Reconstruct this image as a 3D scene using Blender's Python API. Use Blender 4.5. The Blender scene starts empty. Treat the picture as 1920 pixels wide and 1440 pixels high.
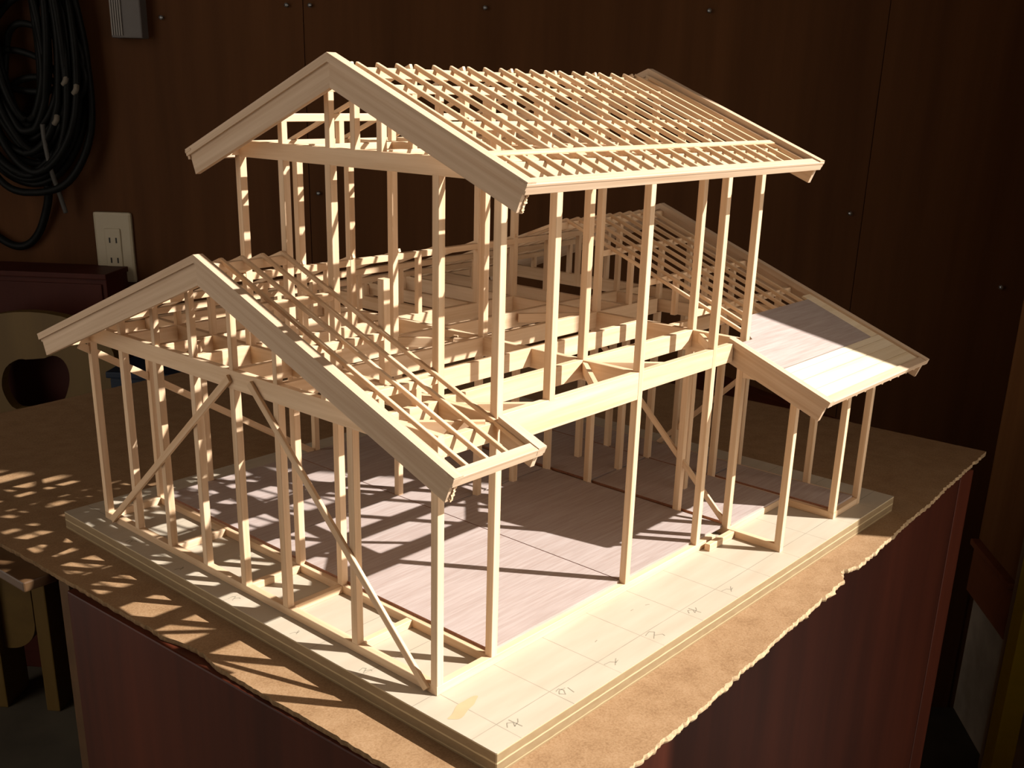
import bpy, bmesh, math, random
from mathutils import Vector, Matrix, noise

# ------------------------------------------------------------------ units
S = 0.0455          # one building module of the 1:20 model (45.5 mm)
ZF = 16.5           # table surface height above the floor, in modules
AZ = math.radians(53.6)
rnd = random.Random(7)
scn = bpy.context.scene
col = scn.collection

# ------------------------------------------------------------------ camera
CAM = Vector((-8.0099, -8.0243, 7.1630))
Rr = Vector((0.668, -0.744, 0.022)); 
az, el, roll = 0.8463546, -0.3319289, 0.0235383
fw = Vector((math.cos(el) * math.sin(az), math.cos(el) * math.cos(az), math.sin(el)))
r0 = fw.cross(Vector((0, 0, 1))).normalized(); u0 = r0.cross(fw)
rt = math.cos(roll) * r0 + math.sin(roll) * u0
up = -math.sin(roll) * r0 + math.cos(roll) * u0
cam = bpy.data.cameras.new('camera')
cam.sensor_width = 36.0
cam.lens = 1962.806 * 36.0 / 1920.0
cam.shift_x = (960 - 935.856) / 1920.0
cam.shift_y = (843.673 - 720) / 1920.0
cam.clip_start = 0.01
camo = bpy.data.objects.new('camera', cam); col.objects.link(camo)
camo.matrix_world = Matrix.Translation((CAM.x * S, CAM.y * S, (CAM.z + ZF) * S)) @ \
    Matrix((rt, up, -fw)).transposed().to_4x4()
scn.camera = camo

# ------------------------------------------------------------------ world, sun, exposure
w = bpy.data.worlds.new('world'); scn.world = w; w.use_nodes = True
bg = w.node_tree.nodes['Background']
bg.inputs[0].default_value = (1.0, 0.88, 0.75, 1)
bg.inputs[1].default_value = 1.6
sun = bpy.data.lights.new('sun', 'SUN'); sun.energy = 10.2; sun.angle = math.radians(0.53)
sun.color = (1.0, 0.965, 0.925)
suno = bpy.data.objects.new('sun', sun); col.objects.link(suno)
SE = math.radians(39.5)
sd = Vector((-0.56 * math.cos(SE), 0.83 * math.cos(SE), -math.sin(SE)))
suno.rotation_euler = sd.to_track_quat('-Z', 'Y').to_euler()
suno.location = (1.5, -2.2, 3.2)
scn.view_settings.view_transform = 'Standard'
scn.view_settings.look = 'None'
scn.view_settings.exposure = 0.0
scn.view_settings.gamma = 1.0
scn.view_settings.use_curve_mapping = False

# ------------------------------------------------------------------ materials
def newmat(name):
    m = bpy.data.materials.new(name); m.use_nodes = True
    nt = m.node_tree; b = nt.nodes['Principled BSDF']
    b.inputs['Specular IOR Level'].default_value = 0.3
    return m, nt, b

def N(nt, t, **kw):
    n = nt.nodes.new(t)
    for k, v in kw.items(): setattr(n, k, v)
    return n

def ramp(nt, fac, stops):
    r = N(nt, 'ShaderNodeValToRGB')
    e = r.color_ramp.elements
    while len(e) < len(stops): e.new(0.5)
    for i, (p, c) in enumerate(stops):
        e[i].position = p; e[i].color = (c[0], c[1], c[2], 1)
    nt.links.new(fac, r.inputs[0]); return r.outputs[0]

def mathn(nt, op, a, b=None, c=None):
    n = N(nt, 'ShaderNodeMath', operation=op)
    for i, v in enumerate((a, b, c)):
        if v is None: continue
        if isinstance(v, (int, float)): n.inputs[i].default_value = v
        else: nt.links.new(v, n.inputs[i])
    return n.outputs[0]

def mix(nt, fac, a, b, mode='MIX'):
    n = N(nt, 'ShaderNodeMix', data_type='RGBA', blend_type=mode)
    for s, v in ((0, fac), (6, a), (7, b)):
        if isinstance(v, (int, float)): n.inputs[s].default_value = v
        elif isinstance(v, tuple): n.inputs[s].default_value = (*v, 1)
        else: nt.links.new(v, n.inputs[s])
    return n.outputs[2]

def wood(name, light, dark, freq=(10, 260, 260), rough=0.6, bump=0.06, contrast=(0.35, 0.72), tint=0.10, coord='Object', broad=0.35, spec=0.3):
    m, nt, b = newmat(name); b.inputs['Specular IOR Level'].default_value = spec
    tc = N(nt, 'ShaderNodeTexCoord'); oi = N(nt, 'ShaderNodeObjectInfo')
    off = N(nt, 'ShaderNodeVectorMath', operation='ADD')
    cmb = N(nt, 'ShaderNodeCombineXYZ')
    for i in range(3): nt.links.new(mathn(nt, 'MULTIPLY', oi.outputs['Random'], 3.7 + i * 2.3), cmb.inputs[i])
    nt.links.new(tc.outputs[coord], off.inputs[0]); nt.links.new(cmb.outputs[0], off.inputs[1])
    def nz(sc, detail):
        mp = N(nt, 'ShaderNodeVectorMath', operation='MULTIPLY'); mp.inputs[1].default_value = sc
        nt.links.new(off.outputs[0], mp.inputs[0])
        n = N(nt, 'ShaderNodeTexNoise'); n.inputs['Scale'].default_value = 1.0; n.inputs['Detail'].default_value = detail
        n.inputs['Roughness'].default_value = 0.6
        nt.links.new(mp.outputs[0], n.inputs['Vector']); return n.outputs['Fac']
    f1 = nz(freq, 4.0); f2 = nz(tuple(v * 0.22 for v in freq), 2.0)
    f = mathn(nt, 'ADD', mathn(nt, 'MULTIPLY', f1, 1 - broad), mathn(nt, 'MULTIPLY', f2, broad))
    c = ramp(nt, f, [(contrast[0], dark), (contrast[1], light)])
    v = mathn(nt, 'ADD', mathn(nt, 'MULTIPLY', oi.outputs['Random'], tint), 1 - tint)
    hsv = N(nt, 'ShaderNodeHueSaturation'); nt.links.new(c, hsv.inputs['Color']); nt.links.new(v, hsv.inputs['Value'])
    nt.links.new(hsv.outputs[0], b.inputs['Base Color'])
    b.inputs['Roughness'].default_value = rough
    if bump:
        bp = N(nt, 'ShaderNodeBump'); bp.inputs['Strength'].default_value = bump; bp.inputs['Distance'].default_value = 0.001
        nt.links.new(f1, bp.inputs['Height']); nt.links.new(bp.outputs[0], b.inputs['Normal'])
    return m

def plain(name, c, rough=0.5, var=0.06, scale=60.0, metal=0.0):
    m, nt, b = newmat(name)
    tc = N(nt, 'ShaderNodeTexCoord'); n = N(nt, 'ShaderNodeTexNoise'); n.inputs['Scale'].default_value = scale
    n.inputs['Detail'].default_value = 5.0
    nt.links.new(tc.outputs['Object'], n.inputs['Vector'])
    cc = ramp(nt, n.outputs['Fac'], [(0.3, tuple(v * (1 - var) for v in c)), (0.7, tuple(min(1, v * (1 + var)) for v in c))])
    nt.links.new(cc, b.inputs['Base Color']); b.inputs['Roughness'].default_value = rough
    b.inputs['Metallic'].default_value = metal
    return m

M = {}
M['pine'] = wood('pine', (0.77, 0.575, 0.385), (0.60, 0.395, 0.225), tint=0.08)
M['board'] = wood('bargeboard_pine', (0.62, 0.465, 0.325), (0.475, 0.325, 0.205), freq=(7, 300, 300), contrast=(0.36, 0.66), tint=0.04)
M['sheath'] = wood('sheathing_pine', (0.80, 0.66, 0.47), (0.66, 0.50, 0.31), freq=(6, 160, 160), contrast=(0.34, 0.62), tint=0.10)
M['ply'] = wood('lauan_plywood', (0.44, 0.365, 0.33), (0.35, 0.27, 0.235), freq=(28, 520, 520), contrast=(0.36, 0.68), tint=0.05, bump=0.10, broad=0.25)
M['ply_edge'] = wood('lauan_plywood_edge', (0.40, 0.19, 0.11), (0.22, 0.09, 0.05), freq=(30, 600, 600))
M['walnut'] = wood('stained_wall_wood', (0.105, 0.042, 0.014), (0.058, 0.022, 0.007), freq=(24, 24, 1.6), rough=0.6, tint=0.06, contrast=(0.3, 0.7), bump=0.03, spec=0.08)
M['walnut_bounce_lit'] = wood('right_wall_wood', (0.30, 0.125, 0.045), (0.20, 0.082, 0.028), freq=(24, 24, 1.6), rough=0.6, tint=0.0, bump=0.03, spec=0.08)  # wall wood with bounce light painted in as a paler tone
M['redwood'] = wood('dark_red_cabinet_wood', (0.080, 0.018, 0.008), (0.026, 0.0065, 0.0035), freq=(34, 34, 2.0), rough=0.42, tint=0.0, contrast=(0.3, 0.7), bump=0.02, spec=0.12)
M['redbrown'] = wood('red_brown_wood', (0.075, 0.019, 0.012), (0.048, 0.012, 0.008), freq=(20, 20, 3), rough=0.5, tint=0.0, spec=0.1)
M['darktable'] = wood('dark_table_wood', (0.10, 0.052, 0.022), (0.06, 0.030, 0.013), freq=(3, 40, 40), rough=0.45, tint=0.0)
M['chairwood'] = wood('ochre_chair_wood', (0.155, 0.093, 0.022), (0.11, 0.064, 0.014), freq=(26, 26, 2.5), rough=0.5, tint=0.0)
M['trimwood'] = wood('skirting_wood', (0.34, 0.115, 0.05), (0.24, 0.08, 0.035), freq=(3, 40, 40), rough=0.4, tint=0.0)
M['framewood'] = wood('door_frame_wood', (0.42, 0.28, 0.17), (0.33, 0.21, 0.12), freq=(30, 30, 2), rough=0.5, tint=0.0)
M['concrete'] = plain('concrete', (0.42, 0.34, 0.26), 0.85, 0.22, 14.0)
M['floor'] = plain('workshop_floor', (0.085, 0.072, 0.052), 0.8, 0.25, 9.0)
M['ceiling'] = plain('ceiling', (0.12, 0.09, 0.06), 0.8, 0.1, 5.0)
M['ivory'] = plain('ivory_plastic', (0.42, 0.36, 0.25), 0.4, 0.02)
M['slot'] = plain('slot_black', (0.02, 0.018, 0.015), 0.6)
M['rubber'] = plain('black_rubber', (0.006, 0.0065, 0.006), 0.5, 0.2)
M['rubber'].node_tree.nodes['Principled BSDF'].inputs['Specular IOR Level'].default_value = 0.12
M['greycord'] = plain('grey_cord', (0.075, 0.072, 0.065), 0.5)
M['tape'] = plain('white_tape', (0.15, 0.13, 0.10), 0.6)
M['greybox'] = plain('grey_plastic', (0.105, 0.092, 0.085), 0.45, 0.03)
M['greyrib'] = plain('light_grey_plastic', (0.22, 0.20, 0.18), 0.45, 0.03)
M['steel'] = plain('steel', (0.35, 0.36, 0.36), 0.35, 0.05, metal=0.8)
M['blue'] = plain('blue_plastic', (0.008, 0.016, 0.034), 0.6)
M['white'] = plain('white_paint', (0.82, 0.80, 0.77), 0.5, 0.02)
M['yellow'] = plain('yellow_paint', (0.92, 0.70, 0.04), 0.5, 0.03)
M['pencil'] = plain('pencil', (0.28, 0.245, 0.18), 0.8)
M['stain'] = plain('glue_stain', (0.42, 0.335, 0.19), 0.5)
M['fibre_dark'] = plain('board_edge', (0.20, 0.12, 0.055), 0.9, 0.3, 400.0)
M['fibre'] = plain('torn_fibre', (0.36, 0.25, 0.14), 0.9, 0.3, 400.0)

def mat_hardboard():
    m, nt, b = newmat('hardboard')
    tc = N(nt, 'ShaderNodeTexCoord')
    def nz(s, d):
        n = N(nt, 'ShaderNodeTexNoise'); n.inputs['Scale'].default_value = s; n.inputs['Detail'].default_value = d
        nt.links.new(tc.outputs['Object'], n.inputs['Vector']); return n.outputs['Fac']
    f = mathn(nt, 'ADD', mathn(nt, 'MULTIPLY', nz(900, 5), 0.6), mathn(nt, 'MULTIPLY', nz(60, 4), 0.4))
    c = ramp(nt, f, [(0.36, (0.215, 0.120, 0.056)), (0.50, (0.275, 0.163, 0.080)), (0.66, (0.325, 0.203, 0.108))])
    nt.links.new(c, b.inputs['Base Color']); b.inputs['Roughness'].default_value = 0.6
    bp = N(nt, 'ShaderNodeBump'); bp.inputs['Strength'].default_value = 0.15; bp.inputs['Distance'].default_value = 0.001
    nt.links.new(f, bp.inputs['Height']); nt.links.new(bp.outputs[0], b.inputs['Normal'])
    return m
M['hardboard'] = mat_hardboard()

def mat_base():
    m, nt, b = newmat('base_plywood')
    tc = N(nt, 'ShaderNodeTexCoord'); sp = N(nt, 'ShaderNodeSeparateXYZ')
    nt.links.new(tc.outputs['Object'], sp.inputs[0])
    mp = N(nt, 'ShaderNodeVectorMath', operation='MULTIPLY'); mp.inputs[1].default_value = (14, 90, 90)
    nt.links.new(tc.outputs['Object'], mp.inputs[0])
    n = N(nt, 'ShaderNodeTexNoise'); n.inputs['Scale'].default_value = 1.0; n.inputs['Detail'].default_value = 4
    nt.links.new(mp.outputs[0], n.inputs['Vector'])
    top = ramp(nt, n.outputs['Fac'], [(0.3, (0.415, 0.345, 0.255)), (0.7, (0.46, 0.395, 0.30))])
    # veneers of the plywood edge, by height
    mp2 = N(nt, 'ShaderNodeVectorMath', operation='MULTIPLY'); mp2.inputs[1].default_value = (120, 120, 300)
    nt.links.new(tc.outputs['Object'], mp2.inputs[0])
    n2 = N(nt, 'ShaderNodeTexNoise'); n2.inputs['Scale'].default_value = 1.0; n2.inputs['Detail'].default_value = 4
    nt.links.new(mp2.outputs[0], n2.inputs['Vector'])
    zz = mathn(nt, 'DIVIDE', sp.outputs[2], -0.306 * S)
    zz = mathn(nt, 'ADD', zz, mathn(nt, 'MULTIPLY', mathn(nt, 'SUBTRACT', n2.outputs['Fac'], 0.5), 0.05))
    ply = N(nt, 'ShaderNodeValToRGB'); ply.color_ramp.interpolation = 'CONSTANT'
    st = [(0.0, (0.46, 0.36, 0.20)), (0.07, (0.21, 0.14, 0.068)), (0.42, (0.47, 0.37, 0.21)), (0.50, (0.19, 0.125, 0.06)), (0.86, (0.40, 0.30, 0.16)), (0.92, (0.20, 0.13, 0.06))]
    e = ply.color_ramp.elements
    while len(e) < len(st): e.new(0.5)
    for i, (p, c) in enumerate(st): e[i].position = p; e[i].color = (*c, 1)
    nt.links.new(zz, ply.inputs[0])
    side = mix(nt, mathn(nt, 'MULTIPLY', n2.outputs['Fac'], 0.35), ply.outputs[0], (0.44, 0.34, 0.20))
    # pencilled setting-out grid on the face
    def line(o):
        q = mathn(nt, 'DIVIDE', o, S); q = mathn(nt, 'SUBTRACT', q, 0.0575)
        fr = mathn(nt, 'ABSOLUTE', mathn(nt, 'SUBTRACT', q, mathn(nt, 'ROUND', q)))
        return mathn(nt, 'LESS_THAN', fr, 0.0065)
    g = mathn(nt, 'MAXIMUM', line(sp.outputs[0]), line(sp.outputs[1]))
    n3 = N(nt, 'ShaderNodeTexNoise'); n3.inputs['Scale'].default_value = 45.0
    nt.links.new(tc.outputs['Object'], n3.inputs['Vector'])
    g = mathn(nt, 'MULTIPLY', g, mathn(nt, 'MULTIPLY', n3.outputs['Fac'], 1.25))
    face = mix(nt, g, top, (0.22, 0.19, 0.14))
    isface = mathn(nt, 'GREATER_THAN', sp.outputs[2], -0.0004)
    c = mix(nt, isface, side, face)
    nt.links.new(c, b.inputs['Base Color']); b.inputs['Roughness'].default_value = 0.5
    return m
M['base'] = mat_base()

# ------------------------------------------------------------------ mesh helpers
WORLD = {}
I4 = Matrix.Identity(4)
def frame(rotz=0.0, loc=(0, 0, 0)):
    return Matrix.Translation(loc) @ Matrix.Rotation(rotz, 4, 'Z')
FW = frame(-AZ)                      # wall frame: x along the back wall, y into it
def P(x, y, z): return Vector((x * S, y * S, (z + ZF) * S))

def put(o, Mw, parent=None):
    WORLD[o.name] = Mw
    if parent is not None:
        o.parent = parent; o.matrix_parent_inverse = Matrix.Identity(4)
        o.matrix_basis = WORLD[parent.name].inverted() @ Mw
    else:
        o.matrix_basis = Mw
    col.objects.link(o); return o

def tag(o, label=None, cat=None, group=None, kind=None):
    if label: o['label'] = label
    if cat: o['category'] = cat
    if group: o['group'] = group
    if kind: o['kind'] = kind
    return o

def empty(name, loc, rotz=0.0, F=I4):
    o = bpy.data.objects.new(name, None); o.empty_display_size = 0.05
    return put(o, F @ Matrix.Translation(loc) @ Matrix.Rotation(rotz, 4, 'Z'))

_cache = {}
def stick_mesh(name, L, a, h, ch):
    key = (round(L, 5), round(a, 5), round(h, 5), ch)
    if key in _cache: return _cache[key]
    me = bpy.data.meshes.new(name)
    y, z, c = a / 2, h / 2, min(ch, a * 0.2, h * 0.2)
    ring = [(-y + c, -z), (y - c, -z), (y, -z + c), (y, z - c), (y - c, z), (-y + c, z), (-y, z - c), (-y, -z + c)]
    vs = [(-L / 2, p[0], p[1]) for p in ring] + [(L / 2, p[0], p[1]) for p in ring]
    fs = [tuple(range(7, -1, -1)), tuple(range(8, 16))] + [(i, (i + 1) % 8, 8 + (i + 1) % 8, 8 + i) for i in range(8)]
    me.from_pydata(vs, [], fs); me.update(); _cache[key] = me
    return me

def stick(name, p0, p1, a, h, m, parent=None, upv=(0, 0, 1), F=I4, ch=0.006):
    """timber from p0 to p1 (module coordinates of the axis), a wide, h high"""
    A, B = F @ P(*p0), F @ P(*p1)
    x = (B - A); L = x.length; x.normalize()
    u = (F.to_3x3() @ Vector(upv)); y = u.cross(x).normalized(); z = x.cross(y)
    Mw = Matrix((x, y, z)).transposed().to_4x4(); Mw.translation = (A + B) / 2
    key = (round(L, 5), round(a * S, 5), round(h * S, 5), ch * S)
    me = stick_mesh(name, L, a * S, h * S, ch * S)
    mats = [mm for mm in me.materials]
    if mats and mats[0] != M[m]:
        me = me.copy(); me.materials.clear()
    if not me.materials: me.materials.append(M[m])
    return put(bpy.data.objects.new(name, me), Mw, parent)

def box(name, lo, hi, m, parent=None, F=I4, bev=0.0, matrix=None):
    """axis aligned box in frame F, module coordinates; object origin at its centre, local axes = frame axes"""
    A, B = P(*lo), P(*hi); c = (A + B) / 2; d = (B - A) / 2
    bm = bmesh.new(); bmesh.ops.create_cube(bm, size=2.0)
    for v in bm.verts: v.co = Vector((v.co.x * d.x, v.co.y * d.y, v.co.z * d.z))
    if bev: bmesh.ops.bevel(bm, geom=bm.edges[:], offset=bev * S, segments=2, affect='EDGES', profile=0.6)
    me = bpy.data.meshes.new(name); bm.to_mesh(me); bm.free(); me.materials.append(M[m])
    return put(bpy.data.objects.new(name, me), F @ Matrix.Translation(c), parent)

def prism(name, pts, ext, m, parent=None, F=I4, xdir=None):
    """planar polygon (module coords) extruded by vector ext; local X along xdir"""
    W = [P(*p) for p in pts]; e = Vector(ext) * S
    c = sum(W, Vector()) / len(W) + e / 2
    x = Vector(xdir if xdir else W[1] - W[0]).normalized(); n = e.normalized()
    y = n.cross(x).normalized(); x = y.cross(n).normalized()
    R3 = Matrix((x, y, n)).transposed(); inv = R3.inverted()
    a = [inv @ (q - c) for q in W]; b = [inv @ (q + e - c) for q in W]
    n_ = len(a)
    bm = bmesh.new(); va = [bm.verts.new(q) for q in a]; vb = [bm.verts.new(q) for q in b]
    bm.faces.new(va); bm.faces.new(vb[::-1])
    for i in range(n_): bm.faces.new((va[i], vb[i], vb[(i + 1) % n_], va[(i + 1) % n_]))
    bmesh.ops.recalc_face_normals(bm, faces=bm.faces[:])
    me = bpy.data.meshes.new(name); bm.to_mesh(me); bm.free(); me.materials.append(M[m])
    Mw = R3.to_4x4(); Mw.translation = c
    return put(bpy.data.objects.new(name, me), F @ Mw, parent)

def tube(name, pts, r, m, parent=None, F=I4, sides=8, close=False):
    """smooth tube through module points"""
    V = [P(*p) for p in pts]
    Q = []
    n = len(V)
    rng = range(n if close else n - 1)
    for i in rng:
        g = lambda k: V[k % n] if close else V[max(0, min(n - 1, k))]
        p0, p1, p2, p3 = g(i - 1), g(i), g(i + 1), g(i + 2)
        for s in range(6):
            t = s / 6
            Q.append(0.5 * ((2 * p1) + (p2 - p0) * t + (2 * p0 - 5 * p1 + 4 * p2 - p3) * t * t + (3 * p1 - p0 - 3 * p2 + p3) * t ** 3))
    if not close: Q.append(V[-1])
    c = sum(Q, Vector()) / len(Q)
    bm = bmesh.new(); rings = []
    nrm = Vector((0.3, 1, 0.2))
    for i, q in enumerate(Q):
        a = Q[(i - 1) % len(Q)] if (close or i > 0) else q
        b = Q[(i + 1) % len(Q)] if (close or i < len(Q) - 1) else q
        tg = (b - a).normalized(); nrm = (nrm - tg * nrm.dot(tg)).normalized(); bi = tg.cross(nrm)
        rings.append([bm.verts.new(q - c + (nrm * math.cos(2 * math.pi * k / sides) + bi * math.sin(2 * math.pi * k / sides)) * r * S) for k in range(sides)])
    k_ = len(rings)
    for i in range(k_ if close else k_ - 1):
        A, B = rings[i], rings[(i + 1) % k_]
        for k in range(sides): bm.faces.new((A[k], A[(k + 1) % sides], B[(k + 1) % sides], B[k]))
    if not close: bm.faces.new(rings[0][::-1]); bm.faces.new(rings[-1])
    for f in bm.faces: f.smooth = True
    bmesh.ops.recalc_face_normals(bm, faces=bm.faces[:])
    me = bpy.data.meshes.new(name); bm.to_mesh(me); bm.free(); me.materials.append(M[m])
    return put(bpy.data.objects.new(name, me), F @ Matrix.Translation(c), parent)

# ------------------------------------------------------------------ the room (wall frame: t along back wall, n into it)
NB = 27.73          # back wall plane
TR = 17.0           # right wall plane
HC = 33.0           # ceiling
fl = tag(box('floor', (-48, -34, -ZF - 1.5), (TR + 2.0, NB + 3, -ZF), 'floor', F=FW), kind='structure')
wb = tag(box('wall_back', (-36, NB + 0.06, -ZF), (TR + 2.0, NB + 3, HC), 'walnut', F=FW), kind='structure')
seams = [-36, -29, -9.05, 10.98, TR]
for i in range(4):
    box('wall_panel', (seams[i] + 0.015, NB, -ZF), (seams[i + 1] - 0.015, NB + 0.3, HC), 'walnut', wb, FW)
for (t, z) in [(-9.62, 9.78), (-8.78, 9.79), (-2.61, 9.80), (5.03, 9.83), (-8.70, 3.37), (10.53, 3.27), (16.12, 0.86), (-8.2, 4.47), (-14.2, 9.3)]:
    tube('nail', [(t, NB + 0.1, z), (t, NB - 0.05, z), (t, NB - 0.12, z)], 0.075, 'steel', wb, FW, 8)
tag(box('ceiling', (-36, -34, HC), (TR + 2.0, NB + 3, HC + 2), 'ceiling', F=FW), kind='structure')
tag(box('wall_front_added', (-36, -34, -ZF), (TR + 2.0, -32, HC), 'walnut', F=FW), kind='structure')  # unseen wall behind the camera, added to darken the back wall's right end
tag(box('wall_left_added', (-38, 7, -ZF), (-36, NB + 3, HC), 'walnut', F=FW), kind='structure')  # unseen partial wall, added to keep side fill off the hardboard
# right wall: boarded above, skirting, concrete footing; the doorway the sun comes through lies towards the camera
NJ, NK, ZL = 6.3, -18.0, 25.0
wr = tag(box('wall_right', (TR, NJ, -8.9), (TR + 2.0, NB + 0.06, HC), 'walnut_bounce_lit', F=FW), kind='structure')
box('lintel', (TR, NK, ZL), (TR + 2.0, NJ, HC), 'walnut', wr, FW)
box('wall_end', (TR, -32, -ZF), (TR + 2.0, NK, HC), 'walnut', wr, FW)
box('footing', (TR + 0.25, NJ, -ZF), (TR + 2.0, NB + 0.25, -8.9), 'concrete', wr, FW)
tag(box('baseboard_right', (TR - 0.12, 23.72, -11.1), (TR + 0.3, NB, -9.15), 'trimwood', F=FW), kind='structure')
box('cap_moulding', (TR - 0.32, 23.72, -9.15), (TR + 0.05, NB, -8.9), 'trimwood', bpy.data.objects['baseboard_right'], FW, 0.05)
dj = tag(box('trim_1', (TR - 0.10, 22.95, -ZF), (TR + 0.4, 23.72, HC), 'framewood', F=FW), kind='structure')
dw = tag(box('trim_2', (TR - 0.30, 22.62, -ZF), (TR + 0.3, 22.95, HC), 'white', F=FW), kind='structure')
dy = tag(box('trim_3', (TR - 0.45, 21.85, -ZF), (TR + 0.3, 22.62, HC), 'yellow', F=FW), kind='structure')

# ------------------------------------------------------------------ stand: cabinet, low table, hardboard sheet
HB0, HB1 = -0.306, -0.376          # hardboard top / underside
def rotpt(px, py, a, x, y):
    c, s = math.cos(a), math.sin(a); return (px + c * x - s * y, py + s * x + c * y)
FT = Matrix.Translation((-1.06 * S, -2.34 * S, 0)) @ Matrix.Rotation(math.radians(2.75), 4, 'Z')
CA = math.atan2(-4.1, 10.65)
FC = Matrix.Translation((4.1 * S, 2.5 * S, 0)) @ Matrix.Rotation(CA, 4, 'Z')
def casing(root, F, x0, y0, x1, y1, m, ct=0.4):
    box('side_panel', (x0, y0, -ZF), (x0 + ct, y1, HB1), m, root, F, 0.03)
    box('side_panel', (x1 - ct, y0, -ZF), (x1, y1, HB1), m, root, F, 0.03)
    box('front_panel', (x0 + ct, y0 + 0.012, -ZF), (x1 - ct, y0 + ct, HB1), m, root, F)
    box('back_panel', (x0 + ct, y1 - ct, -ZF), (x1 - ct, y1, HB1), m, root, F)
    box('top_panel', (x0 + ct, y0 + ct, HB1 - 0.4), (x1 - ct, y1 - ct, HB1), m, root, F)
ca = tag(empty('wooden_cabinet', (5.7 * S, 5.0 * S, 0), 0, FC), 'wide dark reddish brown wooden cabinet under the front edge of the hardboard', 'cabinet')
casing(ca, FC, 0, 0, 11.4, 10.0, 'redwood')
cc = tag(empty('wooden_chest', (1.6 * S, 5.5 * S, 0), 0, FT), 'narrow dark reddish brown wooden chest under the side edge of the hardboard', 'chest')
casing(cc, FT, 0.03, 1.9, 4.55, 9.05, 'redwood')
lt = tag(empty('side_table', P(1.2, 12.0, -ZF)), 'narrow dark brown table beside the chest under the hardboard', 'table')
box('table_top', (-0.28, 9.8, HB1 - 0.18), (5.6, 18.2, HB1), 'darktable', lt, FT, 0.03)
for (x, y) in ((4.3, 10.0), (4.3, 17.4), (5.0, 10.0), (5.0, 17.4)):
    box('leg', (x, y, -ZF), (x + 0.5, y + 0.5, HB1 - 0.18), 'darktable', lt, FT, 0.04)

def hardboard():
    cs = [(-1.0, -2.50), (16.0, -1.42), (15.3, 17.4), (-1.70, 16.05)]
    ring = []
    for k in range(4):
        a, b = Vector(cs[k]), Vector(cs[(k + 1) % 4]); n_ = int((b - a).length / 0.05)
        d = (b - a).normalized(); nn = Vector((d.y, -d.x))
        for i in range(n_):
            q = a + (b - a) * (i / n_); s = i / n_
            j = 0.022 * noise.noise(Vector((q.x * 9, q.y * 9, 3.1))) + 0.03 * noise.noise(Vector((q.x * 0.7, q.y * 0.7, 9.2)))
            if k == 0: j += 0.035 * noise.noise(Vector((q.x * 14, q.y * 3, 1.7)))
            if k == 0 and abs(q.x - 7.75) < 0.34: j -= 0.17 * (1 - abs(q.x - 7.75) / 0.34) ** 0.7 * (0.75 + 0.5 * rnd.random())      # torn notch
            if k == 3 and 3.0 < q.y < 4.2: j -= 0.10 * math.sin((q.y - 3.0) / 1.2 * math.pi)
            fade = min(1.0, s * 30, (1 - s) * 30)
            ring.append((q, nn, j * fade, k))
    bm = bmesh.new()
    top = [bm.verts.new((q.x * S + n.x * j * S, q.y * S + n.y * j * S, HB0 * S)) for q, n, j, k in ring]
    mid = []
    bot = []
    for i, (q, n, j, k) in enumerate(ring):
        f = (0.004 + 0.05 * max(0, noise.noise(Vector((q.x * 4, q.y * 4, 5.5)))) + 0.022 * rnd.random()) * (1.0 if k == 0 else 0.35)
        mid.append(bm.verts.new(((q.x + n.x * (j + f)) * S, (q.y + n.y * (j + f)) * S, (HB0 * 0.45 + HB1 * 0.55) * S)))
        f2 = f * 0.6
        bot.append(bm.verts.new(((q.x + n.x * (j + f2)) * S, (q.y + n.y * (j + f2)) * S, HB1 * S)))
    bm.faces.new(top); bm.faces.new(bot[::-1])
    m_ = len(ring)
    for i in range(m_):
        k = (i + 1) % m_
        for A, B in ((mid, top), (bot, mid)):
            f = bm.faces.new((A[i], A[k], B[k], B[i])); f.material_index = 1 if ring[i][3] == 0 else 2
    bmesh.ops.recalc_face_normals(bm, faces=bm.faces[:])
    me = bpy.data.meshes.new('hardboard_sheet'); bm.to_mesh(me); bm.free()
    me.materials.append(M['hardboard']); me.materials.append(M['fibre']); me.materials.append(M['fibre_dark'])
    o = put(bpy.data.objects.new('hardboard_sheet', me), Matrix.Translation((0, 0, ZF * S)))
    tag(o, 'brown hardboard sheet with torn edges under the model house', 'board')
hardboard()

# ------------------------------------------------------------------ the model house
W = 0.115                       # post section
H = tag(empty('house_frame_model', P(5.28, 3.77, HB0)), 'pale wooden scale model of a two storey house frame on plywood', 'model house')
def lowz(y): return 4.96 - 0.385 * abs(y - 4.06)      # top of the lower rafters
def upz(y): return 7.45 - 0.40 * abs(y - 2.56)        # top of the upper rafters
RD = 0.065                      # rafter depth (vertical)
SILL = 0.126

def post(x, y, z0, z1, name='post', a=W):
    o = (W - a) / 2
    return stick(name, (x + W / 2, y + W / 2, z0), (x + W / 2, y + W / 2, z1), a, a, 'pine', H, (0, 1, 0))
def bx(name, y, x0, x1, zt, h, a=0.107, m='pine'):      # timber along x
    return stick(name, (x0, y + W / 2, zt - h / 2), (x1, y + W / 2, zt - h / 2), a, h, m, H)
def by(name, x, y0, y1, zt, h, a=0.107, m='pine'):      # timber along y
    return stick(name, (x + W / 2, y0, zt - h / 2), (x + W / 2, y1, zt - h / 2), a, h, m, H)

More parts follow.
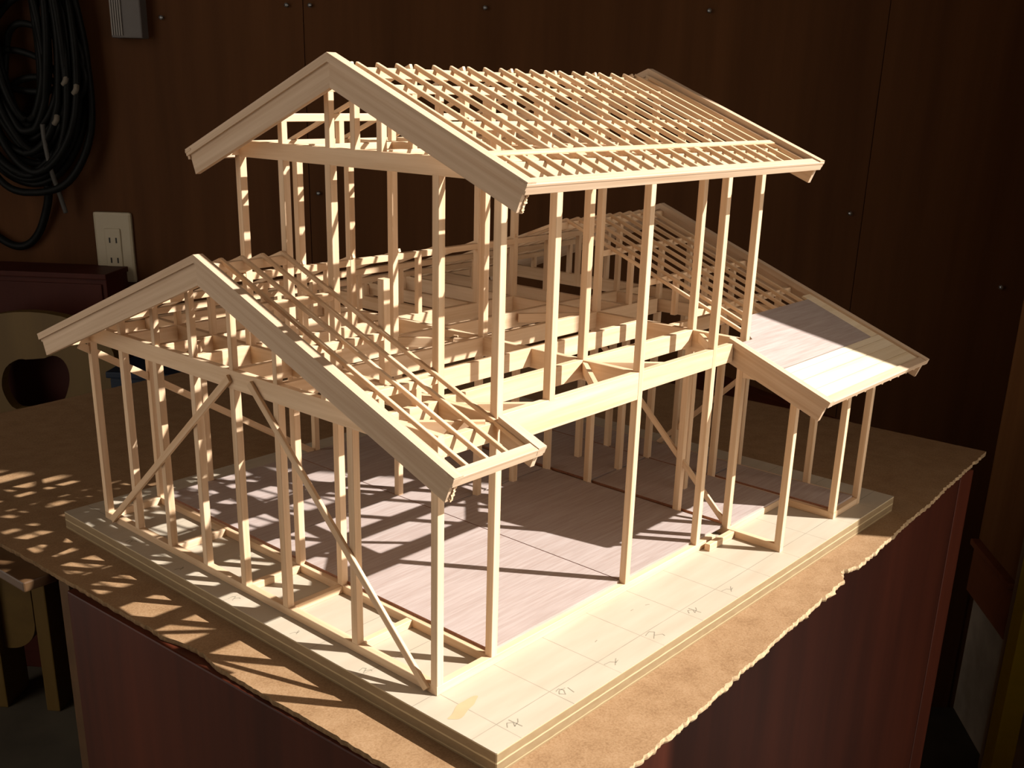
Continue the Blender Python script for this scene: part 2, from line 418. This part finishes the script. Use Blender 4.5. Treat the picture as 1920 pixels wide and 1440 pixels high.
# base board
def base_board():
    A, B = (-0.37, -1.335, HB0), (10.93, 8.87, 0.0)
    bm = bmesh.new(); bmesh.ops.create_cube(bm, size=1.0)
    for v in bm.verts:
        v.co = Vector(((A[0] if v.co.x < 0 else B[0]) * S, (A[1] if v.co.y < 0 else B[1]) * S, (A[2] if v.co.z < 0 else B[2]) * S))
    bmesh.ops.bevel(bm, geom=[e for e in bm.edges if abs(e.verts[0].co.z - e.verts[1].co.z) > 0.001], offset=0.012 * S, segments=1, affect='EDGES')
    me = bpy.data.meshes.new('base_board'); bm.to_mesh(me); bm.free(); me.materials.append(M['base'])
    return put(bpy.data.objects.new('base_board', me), Matrix.Translation((0, 0, ZF * S)), H)
BB = base_board(); BB['label'] = 'cream plywood base board with pencilled grid'

def stroke(pts, wd=0.012, m='pencil', name='pencil_mark'):
    bm = bmesh.new()
    for (x0, y0), (x1, y1) in zip(pts[:-1], pts[1:]):
        d = Vector((x1 - x0, y1 - y0)); d.normalize(); n = Vector((-d.y, d.x)) * wd / 2
        q = [(x0 + n.x, y0 + n.y), (x1 + n.x, y1 + n.y), (x1 - n.x, y1 - n.y), (x0 - n.x, y0 - n.y)]
        lo = [bm.verts.new((a * S, b * S, -0.0002)) for a, b in q]; hi = [bm.verts.new((a * S, b * S, 0.00012)) for a, b in q]
        bm.faces.new(hi)
        for i in range(4): bm.faces.new((lo[i], lo[(i + 1) % 4], hi[(i + 1) % 4], hi[i]))
    me = bpy.data.meshes.new(name); bm.to_mesh(me); bm.free(); me.materials.append(M[m])
    put(bpy.data.objects.new(name, me), Matrix.Translation((0, 0, ZF * S)), BB)
# carpenter's scribbles along the front edge and beside the sill (written to be read from the edge)
def scrib(cx, cy, shape, sc=0.16, **k):
    for s in shape: stroke([(cx + a * sc, cy + b * sc) for a, b in s], **k)
G1 = [[(-.5, .5), (-.1, .6), (.1, .2), (-.3, -.3), (-.6, .1), (-.2, .4), (.4, .3)], [(.4, -.6), (.6, .2)]]
G2 = [[(-.6, .5), (.2, .7), (.5, .3), (.0, .0), (-.5, -.3)], [(0, 0), (.7, -.4), (.6, -.7)]]
G3 = [[(-.6, .0), (-.2, .4), (.2, .1), (-.1, -.3), (.5, -.1), (.8, .2)], [(.2, .6), (.3, -.7)]]
G4 = [[(-.8, .2), (-.1, .1), (.2, -.3), (.6, -.2)], [(-.2, -.5), (.7, .1)]]
for i, g in enumerate((G3, G1, G4, G2, G3, G4)):
    scrib(0.2 + i * 1.0, -1.08, g)
for i in range(5): scrib(-0.22, 1.1 + i * 1.45, G4 if i % 2 else G2, 0.10)
scrib(3.6, -0.42, [[(-.1, 0), (.1, 0)]], 0.3); scrib(3.9, -0.5, [[(-.1, 0.1), (.1, 0)]], 0.3); scrib(2.5, -0.6, [[(-.1, 0), (.1, 0.05)]], 0.3)
# yellowed glue patch in front of the corner post
bm = bmesh.new()
vs = []
for k in range(32):
    a = k * math.pi / 16; ra = 0.31 * (1 + 0.10 * math.sin(3 * a + 1)); rb = 0.085 * (1 + 0.3 * math.sin(2 * a) + 0.15 * math.sin(5 * a))
    px_, py_ = ra * math.cos(a), rb * math.sin(a)
    vs.append(bm.verts.new(((0.03 + 0.985 * px_ - 0.17 * py_) * S, (-0.42 + 0.17 * px_ + 0.985 * py_) * S, 0.00008)))
bm.faces.new(vs); me = bpy.data.meshes.new('glue_stain'); bm.to_mesh(me); bm.free(); me.materials.append(M['stain'])
put(bpy.data.objects.new('glue_stain', me), Matrix.Translation((0, 0, ZF * S)), BB)

# sills
bx('sill', 0, 0.0, 6.62, SILL, SILL, W)
by('sill', 0, W, 8 + W, SILL, SILL, W)
by('sill', 1, W, 8.0, SILL, SILL)
by('sill', 7, -1.0, 8.0, SILL, SILL)
by('sill', 4, W, 8.0, SILL - 0.003, SILL - 0.003)
bx('sill', 8, W, 10 + W, SILL, SILL)
bx('sill', 4, 1 + W, 10.0, SILL - 0.006, SILL - 0.006)
by('sill', 10, -1.0, 8.0, SILL, SILL)
by('sill', 9, -1.0, 4.0, SILL, SILL)
bx('sill', -1, 9.0, 10 + W, SILL - 0.002, SILL - 0.002)
bx('sill', 0, 7 + W, 9.0, SILL - 0.004, SILL - 0.004)
for y in (1.5, 3, 4, 6, 8):
    if y < 8: bx('sleeper', y, W, 1.0, SILL - 0.01, SILL - 0.01)
# entrance step piece beside post at x = 6
stick('sill', (6.20, -0.10, 0.063), (6.98, -0.10, 0.063), 0.10, SILL - 0.004, 'pine', H)

# floor panels (lauan plywood)
def panel(x0, x1, y0, y1, zt=0.168, th=0.052):
    o = box('floor_panel', (x0, y0, zt - th), (x1, y1, zt), 'ply', H)
    o.data.materials.append(M['ply_edge'])
    for p in o.data.polygons:
        if abs(p.normal.x) > 0.5: p.material_index = 1
    return o
panel(1.10, 3.990, 0.10, 5.02); panel(4.010, 7.02, 0.10, 4.08)
panel(1.10, 3.990, 5.04, 8.02); panel(4.010, 7.02, 4.12, 8.02)
panel(7.16, 9.00, 0.02, 3.02, 0.160); panel(7.16, 9.00, 3.06, 8.02, 0.164)
panel(9.12, 9.99, -0.90, 1.52, 0.158); panel(9.04, 9.99, 1.56, 8.02, 0.161)

# ground-floor posts
TOP1 = 3.15
for (x, y) in [(0, 0), (0, 1.5), (0, 3), (0, 4), (0, 5), (0, 6), (0, 7), (0, 8), (1, 8), (2, 8), (4.5, 8), (1, 4), (1, 3), (4, 5), (5, 4), (6, 4),
               (7, 4), (8, 4), (9, 4), (7, 3), (8, 3), (9, 3), (7, 1), (8, 1.5), (9, 1.5), (10, 1.5), (10, 0), (10, 3)]:
    post(x, y, SILL, TOP1)
for (x, y) in [(7, -1), (9, -1), (10, -1)]:
    post(x, y, SILL - 0.01, 2.77)
stick('porch_sill', (7 + W / 2, -0.02, 0.063), (7 + W / 2, -0.88, 0.063), 0.10, 0.12, 'pine', H)
# through posts of the front wall
for x in (1, 4, 6, 7): post(x, 0, SILL, 6.19)

# first-floor girders and joists
ZT = 3.43
by('girder', 0, 0.0, 8 + W, 3.41, 0.27)
bx('girder', 0, 0.0, 1.0, 3.36, 0.24)
bx('girder', 0, 1 + W, 4.0, ZT, 0.40); bx('girder', 0, 4 + W, 6.61, ZT, 0.295)
for y in (1, 2): bx('girder', y, 1 + W, 7.0, ZT, 0.29)
bx('girder', 3, 1 + W, 8.95, ZT, 0.29)
bx('girder', 4, 0.1, 10.0, ZT - 0.01, 0.28)
bx('girder', 5, 0.1, 7.0, ZT, 0.29)
for y in (6, 7): bx('joist', y, 0.1, 4.0, ZT - 0.02, 0.26)
for y in (1, 2, 3): bx('joist', y, 0.1, 1.0, ZT - 0.02, 0.24)
bx('girder', 8, -0.40, 10.5, 3.355, 0.24)
by('girder', 1, W, 8.0, ZT - 0.004, 0.28)
by('girder', 4, W, 5.0, ZT - 0.006, 0.30)
by('girder', 7, W, 8.0, ZT - 0.004, 0.36)
for x in (4, 5, 6): by('joist', x, 5 + W, 8.0, ZT - 0.03, 0.24)
by('girder', 7, -0.9, 0.0, 3.02, 0.22); by('girder', 10, -0.9, 0.0, 2.98, 0.2); by('girder', 9, -0.9, 0.0, 2.98, 0.2)
by('girder', 10, 0.1, 8.0, ZT - 0.02, 0.26)
by('girder', 9, 0.1, 4.0, ZT - 0.02, 0.24)
by('joist', 8, 3 + W, 8.0, ZT - 0.02, 0.22)
bx('girder', 1.5, 7 + W, 10.0, ZT - 0.025, 0.24)
bx('girder', -1, 6.70, 10.5, lowz(-0.94) - RD, 0.20)
bx('girder', 0, 7 + W, 10 + W, lowz(0.06) - RD, 0.24)
# horizontal corner braces
def hbrace(x0, y0, x1, y1, z=3.40, h=0.16, a=0.075):
    stick('corner_brace', (x0, y0, z - h / 2), (x1, y1, z - h / 2), a, h, 'pine', H)
hbrace(4.02, 0.98, 3.10, 0.06); hbrace(4.10, 0.98, 4.95, 0.06); hbrace(1.08, 0.86, 1.95, 0.06)
hbrace(7.03, 0.86, 6.20, 0.06); hbrace(0.06, 0.80, 0.86, 0.06); hbrace(3.10, 4.05, 4.02, 3.10); hbrace(3.9, 3.5, 3.05, 3.08)
hbrace(5.95, 3.95, 6.98, 3.15); hbrace(1.10, 4.15, 1.95, 5.02); hbrace(0.95, 6.15, 0.15, 5.35); hbrace(0.9, 2.9, 0.12, 2.1)

# wall braces
def flat_brace_x(x, y0, z0, y1, z1, wd=0.11, th=0.05):      # lies in a plane x = const
    stick('diagonal_brace', (x, y0, z0), (x, y1, z1), th, wd, 'pine', H, (0, 0, 1))
flat_brace_x(-0.025, 7.82, 0.06, 4.06, 3.30)
flat_brace_x(-0.025, 3.58, 3.32, 0.16, 0.05)
flat_brace_x(7.06, 0.12, 0.22, 3.00, 2.95, 0.10)
flat_brace_x(10.06, 3.45, 0.14, 0.55, 3.00, 0.10)
stick('diagonal_brace', (-0.16, 8.06, 3.09), (4.45, 8.06, 0.16), 0.05, 0.12, 'pine', H)

# lower roof: struts, purlins, rafters
def strut(x, y, z0, z1, a=0.095): stick('strut', (x + W / 2, y + W / 2, z0), (x + W / 2, y + W / 2, z1), a, a, 'pine', H, (0, 1, 0))
PH = 0.105
def pz(y): return lowz(y + W / 2) - RD
for y in (1, 2, 3): bx('purlin', y, -0.40, 1.0, pz(y), PH, 0.10)
bx('ridge_beam', 4, -0.40, 1.02, pz(4) + 0.0, 0.13, 0.10)
for y in (5, 6, 7): bx('purlin', y, -0.40, 10.45, pz(y), PH, 0.10)
for y in (1, 2, 3): bx('purlin', y, 7 + W, 10.45, pz(y), PH, 0.10)
bx('ridge_beam', 4, 7.05, 10.45, pz(4), 0.13, 0.10)
for y in (1, 2, 3, 4, 5, 6, 7): strut(0, y, 3.41, pz(y) - PH + 0.01)
for y in (6, 7):
    for x in (1, 2, 3, 4, 5, 6, 7, 8, 10): strut(x, y, 3.38, pz(y) - PH + 0.01)
for x in (2.5, 4.5): strut(x, 5, ZT, pz(5) - PH + 0.01)
strut(0.62, 1, 3.36, pz(1) - PH + 0.01)
for y in (1, 2, 3, 4, 5):
    for x in (8, 9, 10): strut(x, y, 3.38, pz(y) - PH + 0.01)
post(1, 2, ZT, 4.82)
RS, RW = 1.0 / 3.0, 0.050
def rafter(x, y0, y1, zf):
    stick('rafter', (x, y0, zf(y0) - RD / 2), (x, y1, zf(y1) - RD / 2), RW, RD * 0.93, 'pine', H)
for i in range(4): rafter(-0.03 + RS * i, -0.66, 4.06, lowz)
for x in [-0.03 + RS * i for i in range(4)] + [7.36 + RS * i for i in range(9)]: rafter(x, 4.06, 8.83, lowz)
for i in range(6): rafter(2.05 + i, 4.98, 8.83, lowz)
for i in range(9): rafter(7.36 + RS * i, -1.66, 4.06, lowz)

def barge(x0, dirx, yr, ye, zf, x_th=0.075, depth=0.36, slope=0.385, trim=0.10, proud=0.035, lift=0.06, y_top=None, name='bargeboard', splinter=False):
    """sloping board; x0 = outer face, dirx = +1 if the thickness runs to +x; yr ridge end, ye eave end"""
    s = 1 if yr > ye else -1
    cosn = 1 / math.sqrt(1 + slope * slope)
    py, pz_ = s * slope * cosn, -cosn            # unit perpendicular pointing down-inwards
    top = lambda y: zf(y) + lift
    ytop = yr
    T0, T1 = (ytop, top(ytop)), (ye, top(ye))
    dz = depth / cosn
    B0 = (ytop, T0[1] - dz); B1 = (ye + py * depth, T1[1] + pz_ * depth)
    pts = [(x0, *T0), (x0, *T1), (x0, *B1), (x0, *B0)]
    xd = (0, T1[0] - T0[0], T1[1] - T0[1])
    b = prism(name, pts, (dirx * x_th, 0, 0), 'board', H, xdir=xd)
    # upper lath standing proud of the board
    e = 0.05
    ye2 = ye - s * e
    T1b = (ye2, top(ye) - slope * e); dt = trim / cosn
    pts = [(x0 - dirx * proud, T0[0], T0[1] + 0.02), (x0 - dirx * proud, T1b[0], T1b[1] + 0.02), (x0 - dirx * proud, T1b[0] + py * trim, T1b[1] + 0.02 + pz_ * trim), (x0 - dirx * proud, T0[0], T0[1] + 0.02 - dt)]
    prism('lath', pts, (dirx * (proud + 0.11), 0, 0), 'board', b, xdir=xd)
    if splinter:
        bm = bmesh.new()
        for k in range(26):
            f = k / 25; yy = T1[0] + (B1[0] - T1[0]) * f; zz = T1[1] + (B1[1] - T1[1]) * f
            q = bmesh.ops.create_cube(bm, size=1.0)['verts']
            L = Vector((rnd.uniform(0.02, 0.05), rnd.uniform(0.015, 0.05), rnd.uniform(0.012, 0.03)))
            for v in q: v.co = Vector(((x0 + dirx * (x_th * rnd.uniform(0.75, 1.0) + 0.01) + v.co.x * L.x) * S, (yy + v.co.y * L.y) * S, (zz + v.co.z * L.z) * S))
        c0 = Vector((x0, T1[0], T1[1])) * S
        for v in bm.verts: v.co -= c0
        me = bpy.data.meshes.new('splintered_edge'); bm.to_mesh(me); bm.free(); me.materials.append(M['pine'])
        put(bpy.data.objects.new('splintered_edge', me), Matrix.Translation(c0 + Vector((0, 0, ZF * S))), b)
    return b
# left wing gable
barge(-0.42, 1, 4.06, -0.66, lowz, splinter=True); barge(-0.42, 1, 4.06, 8.83, lowz)
barge(1.07, -1, -0.06, -0.66, lowz, depth=0.30)
# right wing
barge(10.52, -1, 4.06, -1.66, lowz); barge(10.52, -1, 4.06, 8.83, lowz)
barge(6.64, 1, 0.09, -1.66, lowz)
def fascia(x0, x1, y, zf, slope, s=1, h=0.13, th=0.05):
    c = 1 / math.sqrt(1 + slope * slope)
    upv = (0, -s * slope * c, c)
    z = zf(y) + 0.06
    f = stick('fascia_board', (x0, y - s * 0.02 + s * slope * c * h / 2, z - c * h / 2), (x1, y - s * 0.02 + s * slope * c * h / 2, z - c * h / 2), th, h, 'board', H, upv)
    stick('eave_lath', (x0 - 0.02, y + s * 0.03, z - 0.002), (x1 + 0.02, y + s * 0.03, z - 0.002), 0.15, 0.035, 'board', f, upv)
fascia(-0.44, 1.09, -0.66, lowz, 0.385)
fascia(-0.42, 10.5, 8.83, lowz, 0.385, -1)
fascia(6.64, 10.52, -1.66, lowz, 0.385, 1, 0.09)
# sheathing of the right wing: boards at the eave, plywood above
def slope_panel(name, x0, x1, y0, y1, m, th=0.03, lift=0.0):
    z0, z1 = lowz(y0) + lift, lowz(y1) + lift
    c = 1 / math.sqrt(1 + 0.385 ** 2)
    return prism(name, [(x0, y0, z0), (x1, y0, z0), (x1, y1, z1), (x0, y1, z1)], (0, -0.385 * c * th, c * th), m, H, xdir=(1, 0, 0))
ys = [-1.58, -1.335, -1.10, -0.90, -0.775]
for a, b in zip(ys[:-1], ys[1:]): slope_panel('sheathing_board', 6.72, 10.44, a + 0.004, b - 0.004, 'sheath', 0.035)
_c = 1 / math.sqrt(1 + 0.385 ** 2)
prism('roof_plywood', [(x, y, lowz(y)) for x, y in ((6.72, -0.768), (10.10, -0.768), (10.10, 0.50), (7.85, 0.50), (7.24, 0.13), (7.14, -0.02), (6.72, -0.02))], (0, -0.385 * _c * 0.04, _c * 0.04), 'ply', H, xdir=(1, 0, 0))
slope_panel('sheathing_board', 10.11, 10.44, -0.768, 0.62, 'sheath', 0.035)

# upper storey
for (x, y) in [(1, 5), (1, 4), (1, 3), (1, 1), (2, 5), (3, 5), (3, 4), (6, 5), (4, 3), (7, 5), (2, 0), (4, 1), (7, 3), (7, 1)]:
    post(x, y, ZT - 0.01, 6.19)
UT = 6.40
by('girder', 1, 0.0, 5 + W, UT, 0.225); by('girder', 7, 0.0, 5 + W, UT, 0.225)
for x in (3, 4, 5.5): by('tie_beam', x, 0.1, 5.0, UT - 0.01, 0.21)
for y in (0, 5): bx('girder', y, 0.72, 7.52, upz(y + W / 2) - RD, 0.19)
for y in (2.5,): bx('tie_beam', y, 1 + W, 7.0, UT - 0.02, 0.19)
bx('tie_beam', 4, 1 + W, 7.0, UT - 0.02, 0.19); bx('tie_beam', 1, 1 + W, 7.0, UT - 0.02, 0.19)
def upzb(y): return upz(y + W / 2) - RD
for y in (1, 2, 3, 4): bx('purlin', y, 0.72, 7.52, upzb(y), PH, 0.10)
bx('ridge_beam', 2.5, 0.72, 7.52, upzb(2.5), 0.13, 0.10)
for x in (1, 3, 4, 5.5, 7):
    for y in (1, 2, 2.5, 3, 4): strut(x, y, UT, upzb(y) - PH + 0.01)
for x in (2, 4.75, 6.25):
    for y in (1, 2.5, 4): strut(x, y, UT - 0.03, upzb(y) - PH + 0.01)
for i in range(21):
    x = 0.78 + RS * i
    rafter(x, -0.62, 2.56, upz)
for i in range(7): rafter(1.04 + i, 5.74, 2.56, upz)
for y in (0.115,):
    c = 1 / math.sqrt(1.16)
    stick('batten', (0.88, y, upz(y) + 0.010), (7.40, y, upz(y) + 0.010), 0.10, 0.020, 'pine', H, (0, -0.4 * c, c), ch=0.002)
barge(0.67, 1, 2.56, -0.64, upz, slope=0.40, lift=0.07, splinter=True); barge(0.67, 1, 2.56, 5.76, upz, slope=0.40, lift=0.07)
barge(7.58, -1, 2.56, -0.64, upz, slope=0.40, lift=0.07); barge(7.58, -1, 2.56, 5.76, upz, slope=0.40, lift=0.07)
fascia(0.65, 7.60, -0.64, upz, 0.40); fascia(0.65, 7.60, 5.76, upz, 0.40, -1)

# ------------------------------------------------------------------ things on and by the back wall (wall frame)
ou = tag(empty('wall_outlet', P(-16.72, NB, 1.1), 0, FW), 'cream double wall outlet plate with four slotted sockets', 'outlet')
box('cover_plate', (-17.47, NB - 0.14, -0.22), (-15.97, NB + 0.02, 2.43), 'ivory', ou, FW, 0.10)
ins = box('socket_insert', (-17.06, NB - 0.19, 0.36), (-16.42, NB - 0.1, 1.82), 'ivory', ou, FW, 0.04)
for z in (1.38, 0.62):
    for t in (-16.86, -16.60):
        box('slot', (t - 0.028, NB - 0.20, z - 0.10), (t + 0.028, NB - 0.17, z + 0.10), 'slot', ins, FW)
sb = tag(empty('ribbed_switch_box', P(-15.3, NB, 8.6), 0, FW), 'grey plastic box with pale ribbed strip on the wall', 'switch box')
box('body', (-15.88, NB - 0.55, 8.58), (-14.74, NB + 0.02, 13.4), 'greybox', sb, FW, 0.05)
for k in range(5): box('rib', (-15.84 + 0.085 * k, NB - 0.60, 8.66), (-15.79 + 0.085 * k, NB - 0.5, 13.3), 'greyrib', sb, FW)

co = tag(empty('cable_coil', P(-19.3, NB, 3.0), 0, FW), 'thick hank of black cable loops hanging from a hook on the wall', 'cable')
box('hook', (-19.4, NB - 1.3, 15.0), (-19.1, NB + 0.02, 15.3), 'steel', co, FW, 0.05)
for k in range(19):
    f = k / 18
    cx = -19.25 + rnd.uniform(-0.35, 0.35); wd = 1.0 + 1.95 * f + rnd.uniform(-0.15, 0.15); zb = 5.6 - 2.35 * f + rnd.uniform(-0.2, 0.4); dn = 0.25 + rnd.uniform(0, 0.75)
    if k == 18: cx, wd, zb = -19.25, 2.95, 3.05
    pts = []
    for j in range(14):
        a = 2 * math.pi * j / 14 - math.pi / 2
        hgt = 15.2 - zb
        q = (1 + math.sin(a)) / 2
        sh = math.cos(a) * wd * (1 - 0.62 * q ** 1.5) + 0.12 * rnd.uniform(-1, 1)
        pts.append((cx + sh, NB - dn - 0.25 * math.sin(a * 2 + k), zb + hgt * q + 0.1 * rnd.uniform(-1, 1)))
    tube('cable_loop', pts, 0.135, 'rubber', co, FW, 8, True)
for k in range(4):           # loose inner loops that cross the hank
    cx = -19.2 + rnd.uniform(-0.7, 0.7); zb = 4.2 + k * 0.9
    pts = [(cx + (1.1 + 0.25 * k) * math.cos(a) + 0.35 * math.sin(2 * a + k), NB - 0.55 - 0.2 * math.cos(a), zb + 1.4 + 1.6 * math.sin(a)) for a in [2 * math.pi * j / 12 for j in range(12)]]
    tube('cable_loop', pts, 0.12, 'rubber', co, FW, 8, True)
tube('cable_end', [(-18.9, NB - 0.5, 3.4), (-19.05, NB - 0.4, 2.7), (-19.6, NB - 0.25, 1.6), (-20.3, NB - 0.2, 1.05), (-21.1, NB - 0.25, 1.25), (-22.4, NB - 0.3, 2.4), (-22.6, NB - 0.4, 4.0)], 0.15, 'rubber', co, FW)
tube('tie_cord', [(-18.5, NB - 1.15, 5.6), (-18.52, NB - 1.1, 5.0), (-18.45, NB - 1.0, 4.0), (-18.36, NB - 0.7, 3.0), (-18.30, NB - 0.55, 2.4)], 0.085, 'greycord', co, FW)
for (t, z) in ((-17.45, 7.1), (-17.95, 5.75), (-17.1, 6.8)):
    tube('tape_wrap', [(t - 0.10, NB - 1.15, z - 0.13), (t + 0.02, NB - 1.2, z), (t + 0.02, NB - 1.12, z + 0.15)], 0.10, 'tape', co, FW)

cb = tag(empty('red_brown_cupboard', P(-20.6, NB - 1.0, -ZF), 0, FW), 'low dark red brown cupboard standing against the wall beneath the cables', 'cupboard')
box('body', (-25.2, NB - 1.9, -ZF), (-16.32, NB - 0.02, 0.20), 'redbrown', cb, FW, 0.03)
box('top_board', (-25.3, NB - 2.05, 0.20), (-16.26, NB - 0.02, 0.40), 'redbrown', cb, FW, 0.03)
box('door', (-25.0, NB - 1.97, -ZF + 0.8), (-20.8, NB - 1.88, 0.0), 'redbrown', cb, FW, 0.02)
box('door', (-20.7, NB - 1.97, -ZF + 0.8), (-16.5, NB - 1.88, 0.0), 'redbrown', cb, FW, 0.02)

def chair():
    NC = NB - 3.7
    ch = tag(empty('wooden_chair', P(-18.4, NC - 2.5, -ZF), 0, FW), 'ochre wooden chair with an apple shaped cutout in its arched back', 'chair')
    # arched back panel with an apple shaped hole
    out = [(-21.4, -9.6), (-21.4, -2.6)]
    for k in range(1, 16):
        a = math.pi - math.pi * k / 16
        out.append((-18.4 + 3.0 * math.cos(a), -2.6 + 1.85 * math.sin(a) ** 0.8))
    out += [(-15.4, -2.6), (-15.4, -9.6)]
    kp = [(-19.85, -3.5), (-19.62, -2.87), (-19.08, -2.52), (-18.70, -2.56), (-18.45, -2.76), (-18.22, -2.52), (-17.75, -2.32), (-17.36, -2.50), (-17.2, -3.0), (-17.33, -3.6), (-17.68, -4.13), (-18.6, -4.35), (-19.4, -4.43), (-19.74, -4.05)]
    ap = []
    for i in range(len(kp)):
        p0, p1, p2, p3 = (Vector(kp[(i + d) % len(kp)]) for d in (-1, 0, 1, 2))
        for q in (0, 0.34, 0.67):
            v = 0.5 * (2 * p1 + (p2 - p0) * q + (2 * p0 - 5 * p1 + 4 * p2 - p3) * q * q + (3 * p1 - p0 - 3 * p2 + p3) * q ** 3)
            ap.append((v.x, v.y))
    bm = bmesh.new()
    A = [bm.verts.new((x, 0, z)) for x, z in out]; B = [bm.verts.new((x, 0, z)) for x, z in ap]
    ed = [bm.edges.new((A[i], A[(i + 1) % len(A)])) for i in range(len(A))] + [bm.edges.new((B[i], B[(i + 1) % len(B)])) for i in range(len(B))]
    bmesh.ops.triangle_fill(bm, use_beauty=True, use_dissolve=False, edges=ed)
    # drop triangles that fell inside the hole
    cx, cz = -18.55, -3.62
    inner = set(B)
    bad = [f for f in bm.faces if all(v in inner for v in f.verts)]
    bmesh.ops.delete(bm, geom=bad, context='FACES')
    g = bmesh.ops.extrude_face_region(bm, geom=bm.faces[:])
    for v in g['geom']:
        if isinstance(v, bmesh.types.BMVert): v.co.y += 0.45
    bmesh.ops.recalc_face_normals(bm, faces=bm.faces[:])
    for v in bm.verts: v.co = Vector((v.co.x * S, v.co.y * S, v.co.z * S))
    me = bpy.data.meshes.new('backrest'); bm.to_mesh(me); bm.free(); me.materials.append(M['chairwood'])
    put(bpy.data.objects.new('backrest', me), FW @ Matrix.Translation((0, NC * S, ZF * S)), ch)
    box('seat', (-21.6, NC - 3.0, -9.3), (-15.2, NC + 0.5, -8.9), 'chairwood', ch, FW, 0.08)
    for t in (-19.05, -16.6, -21.2): box('leg', (t, NC - 1.27, -ZF), (t + 0.55, NC + 0.4, -9.3), 'chairwood', ch, FW, 0.06)
    for sg, t0 in ((1, -21.3), (-1, -15.5)):        # rounded boards under the seat
        pts = [(t0, NC - 0.9, -9.3), (t0, NC - 0.9, -14.0)]
        for k in range(9):
            a = k / 8 * math.pi / 2
            pts.append((t0 + sg * (0.9 + 1.1 * math.sin(a)), NC - 0.9, -12.9 - 1.1 * math.cos(a)))
        pts.append((t0 + sg * 2.0, NC - 0.9, -9.3))
        prism('apron', pts, (0, 0.4, 0), 'chairwood', ch, FW, (0, 0, 1))
chair()


cr = tag(empty('blue_crate', P(-13.4, NB - 4.2, -ZF), 0, FW), 'dark blue plastic crate behind the table near the chair', 'crate')
box('body', (-14.95, NB - 5.2, -ZF), (-11.9, NB - 2.6, -2.62), 'blue', cr, FW, 0.08)
box('rim', (-15.05, NB - 5.3, -2.62), (-11.8, NB - 2.5, -2.38), 'blue', cr, FW, 0.06)
